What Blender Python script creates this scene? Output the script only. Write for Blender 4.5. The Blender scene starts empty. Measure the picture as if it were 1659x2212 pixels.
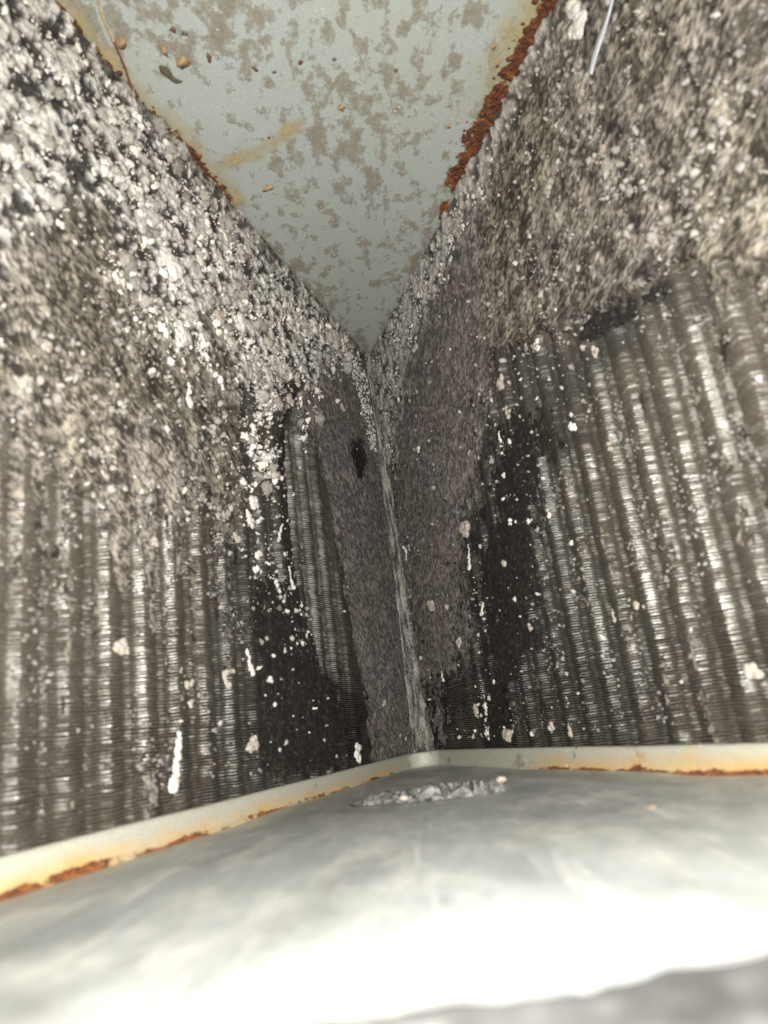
import bpy, math, random
import numpy as np
from mathutils import Matrix, Vector

R = np.random.default_rng(7)
random.seed(7)
sc = bpy.context.scene
col = sc.collection

# ---------------------------------------------------------------- camera
# World: +Y runs along the coil's apex (tube direction), +Z points up to the apex,
# the camera stands inside the A and looks up. Photo measures below are in a 1659 x 2212 frame.
FPX, CX, CY = 1533.8, 829.5, 1106.0
VP = (158.0, -3975.0)                         # vanishing point of the tubes in that frame
SC = 1.5                                      # metres per unit of the fitted model
CAM = np.array([0.0, 0.0, 0.30])


def ray(px, py):
    px = np.asarray(px, float); py = np.asarray(py, float)
    return np.stack([(px - CX) / FPX, (CY - py) / FPX, np.ones_like(px)], -1)


_d = ray(*VP); _d /= np.linalg.norm(_d)
_zf = np.array([0, 0, 1.0]) - _d * _d[2]; _zf /= np.linalg.norm(_zf)
_rt = np.cross(_d, _zf)
if _rt[0] < 0:
    _rt = -_rt
C2W = np.stack([-_rt, _d, _zf])               # camera frame (right, up, forward) -> world


def wray(px, py):
    return ray(px, py) @ C2W.T


def project(P):
    q = (np.asarray(P) - CAM) @ C2W
    z = np.where(np.abs(q[..., 2]) < 1e-6, 1e-6, q[..., 2])
    px = CX + FPX * q[..., 0] / z
    py = CY - FPX * q[..., 1] / z
    bad = q[..., 2] < 0.02
    return np.where(bad, -9999, px), np.where(bad, 9999, py)


cam_d = bpy.data.cameras.new('camera')
cam_d.sensor_fit = 'VERTICAL'
cam_d.sensor_height = 36.0
cam_d.sensor_width = 27.0
cam_d.lens = 36.0 * FPX / 2212.0
cam_d.clip_start = 0.005
cam_d.clip_end = 50.0
cam_d.dof.use_dof = True
cam_d.dof.focus_distance = 0.73
cam_d.dof.aperture_fstop = 8.5
cam = bpy.data.objects.new('camera', cam_d)
col.objects.link(cam)
_cx, _cy, _cf = C2W @ np.array([1, 0, 0.]), C2W @ np.array([0, 1, 0.]), C2W @ np.array([0, 0, 1.])
M = Matrix(((_cx[0], _cy[0], -_cf[0], CAM[0]), (_cx[1], _cy[1], -_cf[1], CAM[1]), (_cx[2], _cy[2], -_cf[2], CAM[2]), (0, 0, 0, 1)))
cam.matrix_world = M
sc.camera = cam

# ---------------------------------------------------------------- light: the phone's flash, in the dark inside of the coil
world = bpy.data.worlds.new('World'); sc.world = world; world.use_nodes = True
world.node_tree.nodes['Background'].inputs[0].default_value = (0.9, 0.95, 1.0, 1)
world.node_tree.nodes['Background'].inputs[1].default_value = 0.015
fl = bpy.data.lights.new('flash', 'SPOT')
fl.spot_size = math.radians(150); fl.spot_blend = 1.0; fl.shadow_soft_size = 0.0045
fl.energy = 21.0; fl.color = (1.0, 0.955, 0.88)
flo = bpy.data.objects.new('flash', fl); col.objects.link(flo)
fpos = CAM + 0.010 * _cx + 0.022 * _cy
flo.matrix_world = Matrix.Translation(Vector(fpos)) @ M.to_3x3().to_4x4()
sc.view_settings.view_transform = 'Standard'
sc.view_settings.look = 'None'
sc.view_settings.exposure = 0.0
sc.view_settings.gamma = 1.0
sc.cycles.max_bounces = 6
sc.cycles.sample_clamp_indirect = 4.0

# ---------------------------------------------------------------- slab frame
HALF = math.radians(19.0)
SEAM_Z = CAM[2] + 0.75
A_ray = wray(795.0, 782.0)                     # far end of the apex
_k = 0.75 / A_ray[2]
FAR_Y = CAM[1] + A_ray[1] * _k
SEAM_X = CAM[0] + A_ray[0] * _k
B_ray = wray(915.0, 1613.0)
LIP_Y = CAM[1] + B_ray[1] * 0.75 / B_ray[2] - 0.003
SEAM_X = 0.5 * (SEAM_X + CAM[0] + B_ray[0] * 0.75 / B_ray[2])
FLANGE = 0.0128
NEAR_Y = LIP_Y - FLANGE
S, Cc = math.sin(HALF), math.cos(HALF)
ULEN = 0.76


def slab(side, u, y, n):
    """side +1 = the slab on the photo's left (world +X), -1 = right. u from the apex, n into the A."""
    u, y, n = np.broadcast_arrays(np.asarray(u, float), np.asarray(y, float), np.asarray(n, float))
    x = SEAM_X + side * (S * u - Cc * n)
    z = SEAM_Z - Cc * u - S * n
    return np.stack([x, y, z], -1)


def hit_slab(side, px, py, n=0.0):
    r = wray(px, py)
    N = np.array([-side * Cc, 0, -S]); U = np.array([side * S, 0, -Cc])
    P0 = np.array([SEAM_X, 0, SEAM_Z]) + N * n
    t = ((P0 - CAM) @ N) / (r @ N)
    P = CAM + r * t
    return float((P - P0) @ U), float(P[1]), float(t)


def hit_y(px, py, y):
    r = wray(px, py); t = (y - CAM[1]) / r[1]
    return CAM + r * t


def side_of(px, py):
    sx = 829.5 + (px - 829.5)
    return 1 if px < 800 + (py - 800) * 0.137 else -1


# ---------------------------------------------------------------- noise
def vnoise(x, y, seed=0):
    rg = np.random.default_rng(seed)
    T = rg.random((256, 256))
    xi = np.floor(x).astype(int); yi = np.floor(y).astype(int)
    fx = x - xi; fy = y - yi
    fx = fx * fx * (3 - 2 * fx); fy = fy * fy * (3 - 2 * fy)
    a = T[xi % 256, yi % 256]; b = T[(xi + 1) % 256, yi % 256]
    c = T[xi % 256, (yi + 1) % 256]; d = T[(xi + 1) % 256, (yi + 1) % 256]
    return (a * (1 - fx) + b * fx) * (1 - fy) + (c * (1 - fx) + d * fx) * fy


def fbm(x, y, seed=0, oct=4, gain=0.55):
    s = 0; a = 1; t = 0
    for i in range(oct):
        s = s + a * vnoise(x * 2 ** i + 17.3 * i, y * 2 ** i + 5.1 * i, seed + i); t += a; a *= gain
    return s / t


def sstep(a, b, x):
    t = np.clip((x - a) / (b - a), 0, 1); return t * t * (3 - 2 * t)


def sdist(poly, px, py):
    """signed distance to a polygon, positive inside"""
    P = np.asarray(poly, float); n = len(P)
    d = np.full(np.shape(px), 1e9); ins = np.zeros(np.shape(px), bool)
    for i in range(n):
        ax, ay = P[i]; bx, by = P[(i + 1) % n]
        ex, ey = bx - ax, by - ay
        wx, wy = px - ax, py - ay
        t = np.clip((wx * ex + wy * ey) / (ex * ex + ey * ey + 1e-9), 0, 1)
        d = np.minimum(d, np.hypot(wx - ex * t, wy - ey * t))
        c = ((ay > py) != (by > py)) & (px < (bx - ax) * (py - ay) / (by - ay + 1e-12) + ax)
        ins ^= c
    return np.where(ins, d, -d)


def zone(poly, px, py, soft=20.0, wob=0.0):
    return sstep(-soft, soft, sdist(poly, px, py) + wob)


def pline(pts, px, py):
    """distance to an open polyline"""
    d = np.full(np.shape(px), 1e9)
    for (ax, ay), (bx, by) in zip(pts[:-1], pts[1:]):
        ex, ey = bx - ax, by - ay
        t = np.clip(((px - ax) * ex + (py - ay) * ey) / (ex * ex + ey * ey), 0, 1)
        d = np.minimum(d, np.hypot(px - ax - ex * t, py - ay - ey * t))
    return d


# ---------------------------------------------------------------- mesh helpers
def link(o, parent=None):
    col.objects.link(o)
    if parent is not None:
        o.parent = parent
    return o


def np_mesh(name, V, F, mat, parent=None, smooth=False, colors=None, attrs=None):
    V = np.asarray(V, np.float32).reshape(-1, 3); F = np.asarray(F, np.int32)
    k = F.shape[1]
    me = bpy.data.meshes.new(name)
    me.vertices.add(len(V)); me.vertices.foreach_set('co', V.ravel())
    me.loops.add(F.size); me.loops.foreach_set('vertex_index', F.ravel())
    me.polygons.add(len(F)); me.polygons.foreach_set('loop_start', np.arange(0, F.size, k, dtype=np.int32))
    me.polygons.foreach_set('loop_total', np.full(len(F), k, np.int32))
    if smooth:
        me.polygons.foreach_set('use_smooth', np.ones(len(F), bool))
    me.update(calc_edges=True); me.validate()
    if colors is not None:
        at = me.color_attributes.new('col', 'FLOAT_COLOR', 'POINT')
        c4 = np.ones((len(V), 4), np.float32); c4[:, :3] = colors
        at.data.foreach_set('color', c4.ravel())
    for k2, v in (attrs or {}).items():
        at = me.attributes.new(k2, 'FLOAT', 'POINT'); at.data.foreach_set('value', np.asarray(v, np.float32))
    me.materials.append(mat)
    return link(bpy.data.objects.new(name, me), parent)


def empty(name, loc=(0, 0, 0)):
    o = bpy.data.objects.new(name, None); o.location = loc; o.empty_display_size = 0.05
    return link(o)


def tag(o, label=None, cat=None, group=None, kind=None):
    if label: o['label'] = label
    if cat: o['category'] = cat
    if group: o['group'] = group
    if kind: o['kind'] = kind
    return o


def ico(sub):
    t = (1 + 5 ** .5) / 2
    v = [(-1, t, 0), (1, t, 0), (-1, -t, 0), (1, -t, 0), (0, -1, t), (0, 1, t), (0, -1, -t), (0, 1, -t), (t, 0, -1), (t, 0, 1), (-t, 0, -1), (-t, 0, 1)]
    f = [(0, 11, 5), (0, 5, 1), (0, 1, 7), (0, 7, 10), (0, 10, 11), (1, 5, 9), (5, 11, 4), (11, 10, 2), (10, 7, 6), (7, 1, 8), (3, 9, 4), (3, 4, 2), (3, 2, 6), (3, 6, 8), (3, 8, 9), (4, 9, 5), (2, 4, 11), (6, 2, 10), (8, 6, 7), (9, 8, 1)]
    v = [np.array(a) / np.linalg.norm(a) for a in v]
    for _ in range(sub):
        cache = {}; nf = []
        def mid(a, b):
            k = (min(a, b), max(a, b))
            if k not in cache:
                m = v[a] + v[b]; v.append(m / np.linalg.norm(m)); cache[k] = len(v) - 1
            return cache[k]
        for a, b, c in f:
            x, y, z = mid(a, b), mid(b, c), mid(c, a)
            nf += [(a, x, z), (b, y, x), (c, z, y), (x, y, z)]
        f = nf
    return np.array(v), np.array(f)


ICO = {s: ico(s) for s in (0, 1, 2, 3)}


def grid_faces(nu, nv):
    i = np.arange(nu - 1)[:, None] * nv + np.arange(nv - 1)[None]
    return np.stack([i, i + nv, i + nv + 1, i + 1], -1).reshape(-1, 4)


# ---------------------------------------------------------------- materials
def new_mat(name):
    m = bpy.data.materials.new(name); m.use_nodes = True
    nt = m.node_tree; b = nt.nodes['Principled BSDF']
    return m, nt, b


def N(nt, t, **kw):
    n = nt.nodes.new(t)
    for k, v in kw.items():
        if k in n.inputs: n.inputs[k].default_value = v
        else: setattr(n, k, v)
    return n


def ramp(nt, src, stops):
    r = nt.nodes.new('ShaderNodeValToRGB')
    e = r.color_ramp.elements
    while len(e) < len(stops): e.new(0.5)
    for el, (p, c) in zip(e, stops):
        el.position = p; el.color = (c, c, c, 1) if np.isscalar(c) else (*c, 1)
    nt.links.new(src, r.inputs[0]); return r.outputs[0]


def mixc(nt, fac, a, b, mode='MIX'):
    m = nt.nodes.new('ShaderNodeMix'); m.data_type = 'RGBA'; m.blend_type = mode
    for s, v in ((m.inputs[0], fac), (m.inputs[6], a), (m.inputs[7], b)):
        if isinstance(v, bpy.types.NodeSocket): nt.links.new(v, s)
        elif np.isscalar(v): s.default_value = v
        else: s.default_value = (*v, 1)
    return m.outputs[2]


def math_(nt, op, a, b=0.0, clamp=False):
    m = nt.nodes.new('ShaderNodeMath'); m.operation = op; m.use_clamp = clamp
    for s, v in ((m.inputs[0], a), (m.inputs[1], b)):
        if isinstance(v, bpy.types.NodeSocket): nt.links.new(v, s)
        else: s.default_value = v
    return m.outputs[0]


def coords(nt):
    return nt.nodes.new('ShaderNodeTexCoord').outputs['Object']


def noise(nt, co, scale, detail=4, rough=0.6):
    n = N(nt, 'ShaderNodeTexNoise'); n.inputs['Scale'].default_value = scale
    n.inputs['Detail'].default_value = detail; n.inputs['Roughness'].default_value = rough
    nt.links.new(co, n.inputs['Vector']); return n.outputs['Fac']


def bump(nt, h, b, strength=0.5, dist=0.001):
    n = N(nt, 'ShaderNodeBump'); n.inputs['Strength'].default_value = strength; n.inputs['Distance'].default_value = dist
    nt.links.new(h, n.inputs['Height']); nt.links.new(n.outputs[0], b.inputs['Normal'])


def attr(nt, name, out='Fac'):
    a = nt.nodes.new('ShaderNodeAttribute'); a.attribute_name = name
    return a.outputs[out]


def dust_mat(name, lo=0.55, hi=1.45, scale=1400, bs=0.6):
    m, nt, b = new_mat(name)
    co = coords(nt)
    n1 = noise(nt, co, scale, 3, 0.7)
    v = ramp(nt, n1, [(0.3, lo), (0.7, hi)])
    c = mixc(nt, 1.0, attr(nt, 'col', 'Color'), v, 'MULTIPLY')
    nt.links.new(c, b.inputs['Base Color'])
    b.inputs['Roughness'].default_value = 0.95
    b.inputs['Specular IOR Level'].default_value = 0.15
    bump(nt, n1, b, bs, 0.0008)
    return m


M_mat = dust_mat('lint mat')
M_gran = dust_mat('dust granules', 0.8, 1.15, 900, 0.4)

M_clump, nt, b = new_mat('white dust clump')
co = coords(nt)
n1 = noise(nt, co, 500, 5, 0.7)
nt.links.new(ramp(nt, n1, [(0.25, (0.30, 0.27, 0.25)), (0.5, (0.60, 0.57, 0.545)), (0.75, (0.74, 0.72, 0.70))]), b.inputs['Base Color'])
b.inputs['Roughness'].default_value = 0.9
b.inputs['Specular IOR Level'].default_value = 0.2
bump(nt, n1, b, 0.7, 0.001)

M_clump2, nt, b = new_mat('beige dust clump')
co = coords(nt)
n1 = noise(nt, co, 500, 5, 0.7)
nt.links.new(ramp(nt, n1, [(0.25, (0.17, 0.15, 0.125)), (0.5, (0.36, 0.325, 0.285)), (0.75, (0.50, 0.46, 0.42))]), b.inputs['Base Color'])
b.inputs['Roughness'].default_value = 0.95
b.inputs['Specular IOR Level'].default_value = 0.15
bump(nt, n1, b, 0.7, 0.001)

# aluminium fins: bare metal, brown dust film and soot by painted-on dirt, with painted glints and shade mixed in
M_fin, nt, b = new_mat('aluminium fins')
co = coords(nt)
dust = attr(nt, 'dust'); soot_shade = attr(nt, 'soot_shade')
n1 = noise(nt, co, 160, 6, 0.7)
n2 = noise(nt, co, 900, 3, 0.7)
df = math_(nt, 'ADD', dust, math_(nt, 'MULTIPLY', math_(nt, 'SUBTRACT', n1, 0.5), 1.1), True)
df = math_(nt, 'ADD', df, math_(nt, 'MULTIPLY', math_(nt, 'SUBTRACT', n2, 0.5), 2.0), True)
dc = mixc(nt, ramp(nt, n2, [(0.38, 0.0), (0.72, 1.0)]), (0.005, 0.0044, 0.0034), (0.100, 0.080, 0.050))
c = mixc(nt, df, mixc(nt, ramp(nt, noise(nt, co, 70, 4, 0.7), [(0.35, 0.0), (0.65, 1.0)]), (0.20, 0.188, 0.162), (0.58, 0.58, 0.56)), dc)
sc_ = mixc(nt, ramp(nt, noise(nt, co, 420, 5, 0.8), [(0.5, 0.0), (0.72, 1.0)]), (0.006, 0.0058, 0.0056), (0.035, 0.032, 0.029))
c = mixc(nt, soot_shade, c, sc_)
nt.links.new(c, b.inputs['Base Color'])
clean = math_(nt, 'MULTIPLY', math_(nt, 'SUBTRACT', 1.0, df), math_(nt, 'SUBTRACT', 1.0, soot_shade))
nt.links.new(math_(nt, 'MULTIPLY', clean, 0.7), b.inputs['Metallic'])
nt.links.new(math_(nt, 'SUBTRACT', 0.9, math_(nt, 'MULTIPLY', clean, 0.60)), b.inputs['Roughness'])

M_core, nt, b = new_mat('dark coil core')
n1 = noise(nt, coords(nt), 200, 3)
nt.links.new(ramp(nt, n1, [(0.3, (0.006, 0.0055, 0.0045)), (0.7, (0.026, 0.022, 0.016))]), b.inputs['Base Color'])
b.inputs['Roughness'].default_value = 0.9


def zinc(name, dirt_on, base_lo, base_hi, metallic=0.35, rough=0.55, smear=False, ycol=((0.30, 0.25, 0.11), (0.50, 0.40, 0.17))):
    m, nt, b = new_mat(name)
    co = coords(nt)
    g = noise(nt, co, 900, 4, 0.8)
    g2 = noise(nt, co, 14, 4, 0.6)
    c = mixc(nt, ramp(nt, g, [(0.35, 0.0), (0.65, 1.0)]), base_lo, base_hi)
    c = mixc(nt, ramp(nt, g2, [(0.4, 0.0), (0.75, 0.55)]), c, tuple(0.8 * np.array(base_hi) + np.array((0.03, 0.02, -0.03))))
    if smear:
        m3 = N(nt, 'ShaderNodeMapping'); m3.inputs['Scale'].default_value = (1.0, 1.0, 0.45); m3.inputs['Rotation'].default_value = (0, 0.5, 0)
        nt.links.new(co, m3.inputs[0])
        g3 = noise(nt, m3.outputs[0], 42, 8, 0.72)
        c = mixc(nt, ramp(nt, g3, [(0.46, 0.0), (0.70, 0.85)]), c, (0.62, 0.62, 0.58))
        m4 = N(nt, 'ShaderNodeMapping'); m4.inputs['Scale'].default_value = (1.0, 1.0, 0.05); m4.inputs['Rotation'].default_value = (0, 0.9, 0)
        nt.links.new(co, m4.inputs[0])
        c = mixc(nt, ramp(nt, noise(nt, m4.outputs[0], 260, 3, 0.6), [(0.60, 0.0), (0.68, 0.6)]), c, (0.66, 0.66, 0.64))
        c = mixc(nt, ramp(nt, noise(nt, m3.outputs[0], 24, 8, 0.72), [(0.48, 0.0), (0.68, 0.8)]), c, (0.20, 0.205, 0.20))
    # dust stuck to the sheet in patches
    mp = N(nt, 'ShaderNodeMapping'); mp.inputs['Scale'].default_value = (1.25, 1.0, 0.8)
    nt.links.new(co, mp.inputs[0])
    d1 = noise(nt, mp.outputs[0], 66, 9, 0.66)
    d2 = noise(nt, co, 11, 3, 0.5)
    dsum = math_(nt, 'ADD', d1, math_(nt, 'MULTIPLY', math_(nt, 'SUBTRACT', d2, 0.5), 0.30))
    dsum = math_(nt, 'ADD', dsum, math_(nt, 'MULTIPLY', attr(nt, 'dirt'), 0.35))
    dm = ramp(nt, dsum, [(dirt_on - 0.01, 0.0), (dirt_on + 0.012, 0.45), (dirt_on + 0.04, 0.8), (dirt_on + 0.11, 1.0)])
    dcol = mixc(nt, ramp(nt, noise(nt, co, 1200, 2), [(0.35, 0.0), (0.7, 1.0)]), (0.14, 0.129, 0.10), (0.285, 0.265, 0.215))
    c = mixc(nt, dm, c, dcol)
    # small pale specks
    sp = N(nt, 'ShaderNodeTexVoronoi'); sp.inputs['Scale'].default_value = 150; nt.links.new(co, sp.inputs['Vector'])
    sm = ramp(nt, sp.outputs['Distance'], [(0.07, 1.0), (0.12, 0.0)])
    sm = math_(nt, 'MULTIPLY', sm, ramp(nt, noise(nt, co, 37, 2), [(0.55, 0.0), (0.62, 1.0)]))
    c = mixc(nt, sm, c, (0.75, 0.73, 0.66))
    # yellow stain and rust
    yv = math_(nt, 'ADD', attr(nt, 'stain'), math_(nt, 'MULTIPLY', math_(nt, 'SUBTRACT', noise(nt, co, 70, 5, 0.7), 0.5), 1.1), True)
    yv = math_(nt, 'MULTIPLY', yv, ramp(nt, attr(nt, 'stain'), [(0.02, 0.0), (0.25, 1.0)]))
    c = mixc(nt, yv, c, mixc(nt, noise(nt, co, 90, 3), *ycol))
    rv = math_(nt, 'ADD', attr(nt, 'rust'), math_(nt, 'MULTIPLY', math_(nt, 'SUBTRACT', noise(nt, co, 120, 6, 0.75), 0.5), 1.9))
    rv = ramp(nt, rv, [(0.45, 0.0), (0.58, 1.0)])
    rv = math_(nt, 'MULTIPLY', rv, ramp(nt, attr(nt, 'rust'), [(0.03, 0.0), (0.2, 1.0)]))
    rn = noise(nt, co, 260, 5, 0.75)
    rc = ramp(nt, rn, [(0.3, (0.030, 0.010, 0.005)), (0.5, (0.13, 0.040, 0.011)), (0.74, (0.40, 0.15, 0.035))])
    c = mixc(nt, rv, c, rc)
    nt.links.new(c, b.inputs['Base Color'])
    cl = math_(nt, 'MULTIPLY', math_(nt, 'SUBTRACT', 1.0, dm), math_(nt, 'SUBTRACT', 1.0, rv))
    nt.links.new(math_(nt, 'MULTIPLY', cl, metallic), b.inputs['Metallic'])
    nt.links.new(math_(nt, 'SUBTRACT', 0.95, math_(nt, 'MULTIPLY', cl, 0.95 - rough)), b.inputs['Roughness'])
    hh = math_(nt, 'ADD', math_(nt, 'MULTIPLY', g, 0.25), math_(nt, 'ADD', math_(nt, 'MULTIPLY', dm, 0.9), math_(nt, 'MULTIPLY', math_(nt, 'MULTIPLY', rv, rn), 1.5)))
    bump(nt, hh, b, 0.5, 0.0012)
    return m


M_zinc_far = zinc('dusty galvanized sheet', 0.545, (0.37, 0.41, 0.40), (0.53, 0.575, 0.555))
M_zinc_near = zinc('wiped galvanized sheet', 0.70, (0.30, 0.325, 0.33), (0.41, 0.44, 0.445), 0.3, 0.45, True)
M_flange = zinc('stained galvanized flange', 0.66, (0.30, 0.30, 0.26), (0.46, 0.46, 0.40), 0.15, 0.6, False, ((0.46, 0.24, 0.05), (0.52, 0.41, 0.20)))

M_rust, nt, b = new_mat('rust crust')
rn = noise(nt, coords(nt), 300, 6, 0.75)
nt.links.new(ramp(nt, rn, [(0.3, (0.022, 0.008, 0.004)), (0.52, (0.10, 0.032, 0.010)), (0.78, (0.36, 0.13, 0.03))]), b.inputs['Base Color'])
b.inputs['Roughness'].default_value = 0.95
bump(nt, rn, b, 0.9, 0.0015)

M_seam = dust_mat('dusty apex strip', 0.6, 1.4, 700, 0.8)


def plain(name, rgb, rough=0.7, var=0.35, scale=300):
    m, nt, b = new_mat(name)
    n1 = noise(nt, coords(nt), scale, 4, 0.7)
    a = tuple(v * (1 - var) for v in rgb); c = tuple(min(1, v * (1 + var)) for v in rgb)
    nt.links.new(ramp(nt, n1, [(0.3, a), (0.7, c)]), b.inputs['Base Color'])
    b.inputs['Roughness'].default_value = rough
    bump(nt, n1, b, 0.5, 0.0008)
    return m


M_tan = plain('tan flake', (0.27, 0.19, 0.10), 0.8, 0.85, 300)
M_brown = plain('brown flake', (0.12, 0.05, 0.022), 0.7)
M_darkflake = plain('dark olive flake', (0.085, 0.07, 0.045), 0.7)
M_straw = plain('straw', (0.42, 0.31, 0.16), 0.6)
M_rstraw = plain('reddish straw', (0.15, 0.065, 0.032), 0.6)
M_hair = plain('hair', (0.30, 0.27, 0.20), 0.5)
M_strand = plain('white plastic strand', (0.46, 0.49, 0.53), 0.6, 0.2, 120)
M_putty = plain('grey putty', (0.125, 0.122, 0.12), 0.85, 0.9, 130)
M_rim = plain('grimy dark foam', (0.024, 0.0245, 0.024), 0.8, 0.95, 34)

# ================================================================ the coil (one thing)
coil = empty('evaporator_coil', (SEAM_X, 0, CAM[2]))
tag(coil, 'dusty A-shaped aluminium fin coil with rusty galvanized end plates, seen from inside', 'coil')
coil_inv = np.array([SEAM_X, 0, CAM[2]])

# ---- dirt and painted-shade maps of the two slabs, measured on the photo
L_BLACK = [(520, 840), (600, 860), (612, 960), (618, 1100), (650, 1250), (690, 1420), (742, 1490), (765, 1610), (720, 1680), (600, 1690), (550, 1600), (545, 1450), (535, 1300), (545, 1150), (530, 1000)]
R_BLACK = [(1085, 760), (1180, 740), (1290, 692), (1440, 612), (1455, 640), (1330, 728), (1250, 830), (1218, 960), (1170, 1060), (1158, 1200), (1168, 1380), (1122, 1480), (1098, 1620), (1045, 1620), (1062, 1480), (1060, 1400), (1040, 1330), (1020, 1220), (1045, 1120), (1068, 960)]  # its upper arm paints the shadow under the torn mat edge
L_MAT = [(-700, -900), (200, -900), (330, -200), (880, 900), (800, 860), (760, 770), (640, 860), (530, 870), (545, 1010), (530, 1120), (470, 1160), (330, 1130), (200, 1100), (110, 1000), (-60, 900), (-700, 1000)]
L_CENTER = [(700, 740), (800, 770), (850, 1050), (960, 1750), (800, 1750), (800, 1620), (778, 1500), (748, 1380), (716, 1180), (688, 1020), (640, 935), (608, 885), (640, 840)]
R_MAT = [(760, 770), (880, 560), (1200, -300), (1300, -900), (2600, -900), (2600, 420), (1659, 560), (1480, 570), (1300, 690), (1180, 740), (1085, 770), (1070, 960), (1048, 1110), (1018, 1230), (1040, 1310), (1045, 1370), (960, 1480), (960, 1750), (920, 1750), (800, 1000)]
L_WHITE = [(-400, -300), (100, -60), (230, 170), (440, 400), (540, 510), (660, 640), (745, 735), (700, 800), (650, 850), (600, 900), (585, 1010), (560, 1040), (530, 920), (490, 830), (470, 660), (440, 690), (405, 760), (370, 740), (330, 690), (270, 600), (230, 470), (150, 420), (-60, 640), (-400, 700)]
R_WHITE_LINE = [(1180, 60), (1100, 200), (1040, 330), (985, 460), (930, 590), (880, 680), (845, 780), (826, 880), (822, 980)]
L_WHITE_LINE = [(745, 745), (772, 820), (795, 890), (806, 960)]


L_BARE = [(613, 915), (668, 945), (700, 1060), (722, 1200), (760, 1400), (782, 1510), (744, 1490), (694, 1425), (653, 1250), (621, 1100)]


def slab_maps(side, px, py, u, y):
    """returns coverage of the lint mat, soot, dust film and the mat's own lightness (dirt colour with painted shade)"""
    w = (fbm(u * 60, y * 60, 11 + side, 5, 0.65) - 0.5)
    w2 = (fbm(u * 260, y * 200, 31 + side, 3, 0.7) - 0.5)
    wob = w * 120 + w2 * 60
    if side > 0:
        mat = np.maximum(zone(L_MAT, px, py, 110, wob * 1.5), zone(L_CENTER, px, py, 12, wob * 0.35))
        black = zone(L_BLACK, px, py, 34, wob * 0.8)
        soft = zone([(p[0] - 45, p[1]) for p in L_BLACK], px, py, 95, wob * 0.7)
        white = zone(L_WHITE, px, py, 35, wob * 0.8)
        centre = zone(L_CENTER, px, py, 40, wob * 0.3)
        bare = zone(L_BARE, px, py, 14, wob * 0.25)
        mat = mat * (1 - 0.9 * bare); soft = soft * (1 - bare); black = black * (1 - bare)
        crack = sstep(10, 3, pline([(636, 835), (622, 880), (608, 915), (606, 1000), (615, 1100), (622, 1190), (634, 1260)], px, py) + w2 * 8)
        hole = zone([(760, 952), (782, 955), (786, 1005), (780, 1034), (771, 1032), (758, 985)], px, py, 6, w2 * 26)
        black = black * (0.45 + 0.55 * sstep(1150, 1400, py))
        mat = np.maximum(mat, 0.62 * zone([(535, 850), (604, 870), (604, 1000), (612, 1150), (625, 1280), (540, 1280), (535, 1050)], px, py, 15, wob * 0.4))
        mat = mat * (1 - crack) * (1 - hole)
        black = np.maximum(black, np.maximum(crack, hole))  # crack and hole painted black to stand for the shade in them
    else:
        mat = zone(R_MAT, px, py, 50, wob * 1.5)
        black = zone(R_BLACK, px, py, 36, wob * 0.9)
        black = black * (0.55 + 0.45 * sstep(820, 1080, py) + 0.6 * sstep(40, 10, pline([(1280, 705), (1470, 605)], px, py)))  # last term deepens the painted shadow along the torn edge
        soft = zone([(p[0] + 50, p[1]) for p in R_BLACK], px, py, 95, wob * 0.7)
        white = sstep(60, 15, pline(R_WHITE_LINE, px, py) + w * 60)
        bare = zone([(980, 1400), (1050, 1370), (1065, 1440), (1035, 1600), (950, 1620)], px, py, 25, wob * 0.3)
        centre = zone([(800, 800), (880, 560), (1000, 480), (1080, 760), (1060, 1000), (1020, 1230), (1060, 1450), (1050, 1620), (930, 1700), (850, 1100)], px, py, 60, wob * 0.3)
    isl = fbm(u * 120, y * 16, 131 + side, 4) + 0.35 * (fbm(u * 25, y * 25, 133 + side, 3) - 0.5)
    fr_ = zone([(p[0], p[1] + 150) for p in (L_MAT if side > 0 else R_MAT)], px, py, 120)
    mat = np.maximum(mat, (0.54 + 0.16 * fr_) * sstep(0.56 - 0.10 * fr_, 0.70 - 0.08 * fr_, isl) * (1 - bare))
    mat = np.maximum(mat * (1 - black), 0.74 * sstep(0.45, 0.75, black))
    deep = sstep(1000, 1350, py) if side > 0 else sstep(950, 1150, py)
    soot_shade = np.maximum(black * (0.97 + 0.08 * deep + 0.2 * w), 0.7 * soft + 0.5 * w * soft)
    return mat, soot_shade, white, centre, w, w2, bare, black


PITCH = 0.00162
PER = 0.0254
GLINT = [0.0, 0.0, 0.0, 1.0, 1.0, 0.0, 0.0, 0.55, 0.55, 0.0]  # glint bands painted onto the slopes that face the flash
PROF = [(0.0, 0.0), (0.0060, 0.0013), (0.0094, 0.0017), (0.0099, 0.0013), (0.0120, -0.0014), (0.0126, -0.0026), (0.0186, -0.0011), (0.0192, -0.0012), (0.0207, -0.0027), (0.0214, -0.0027)]

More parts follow.
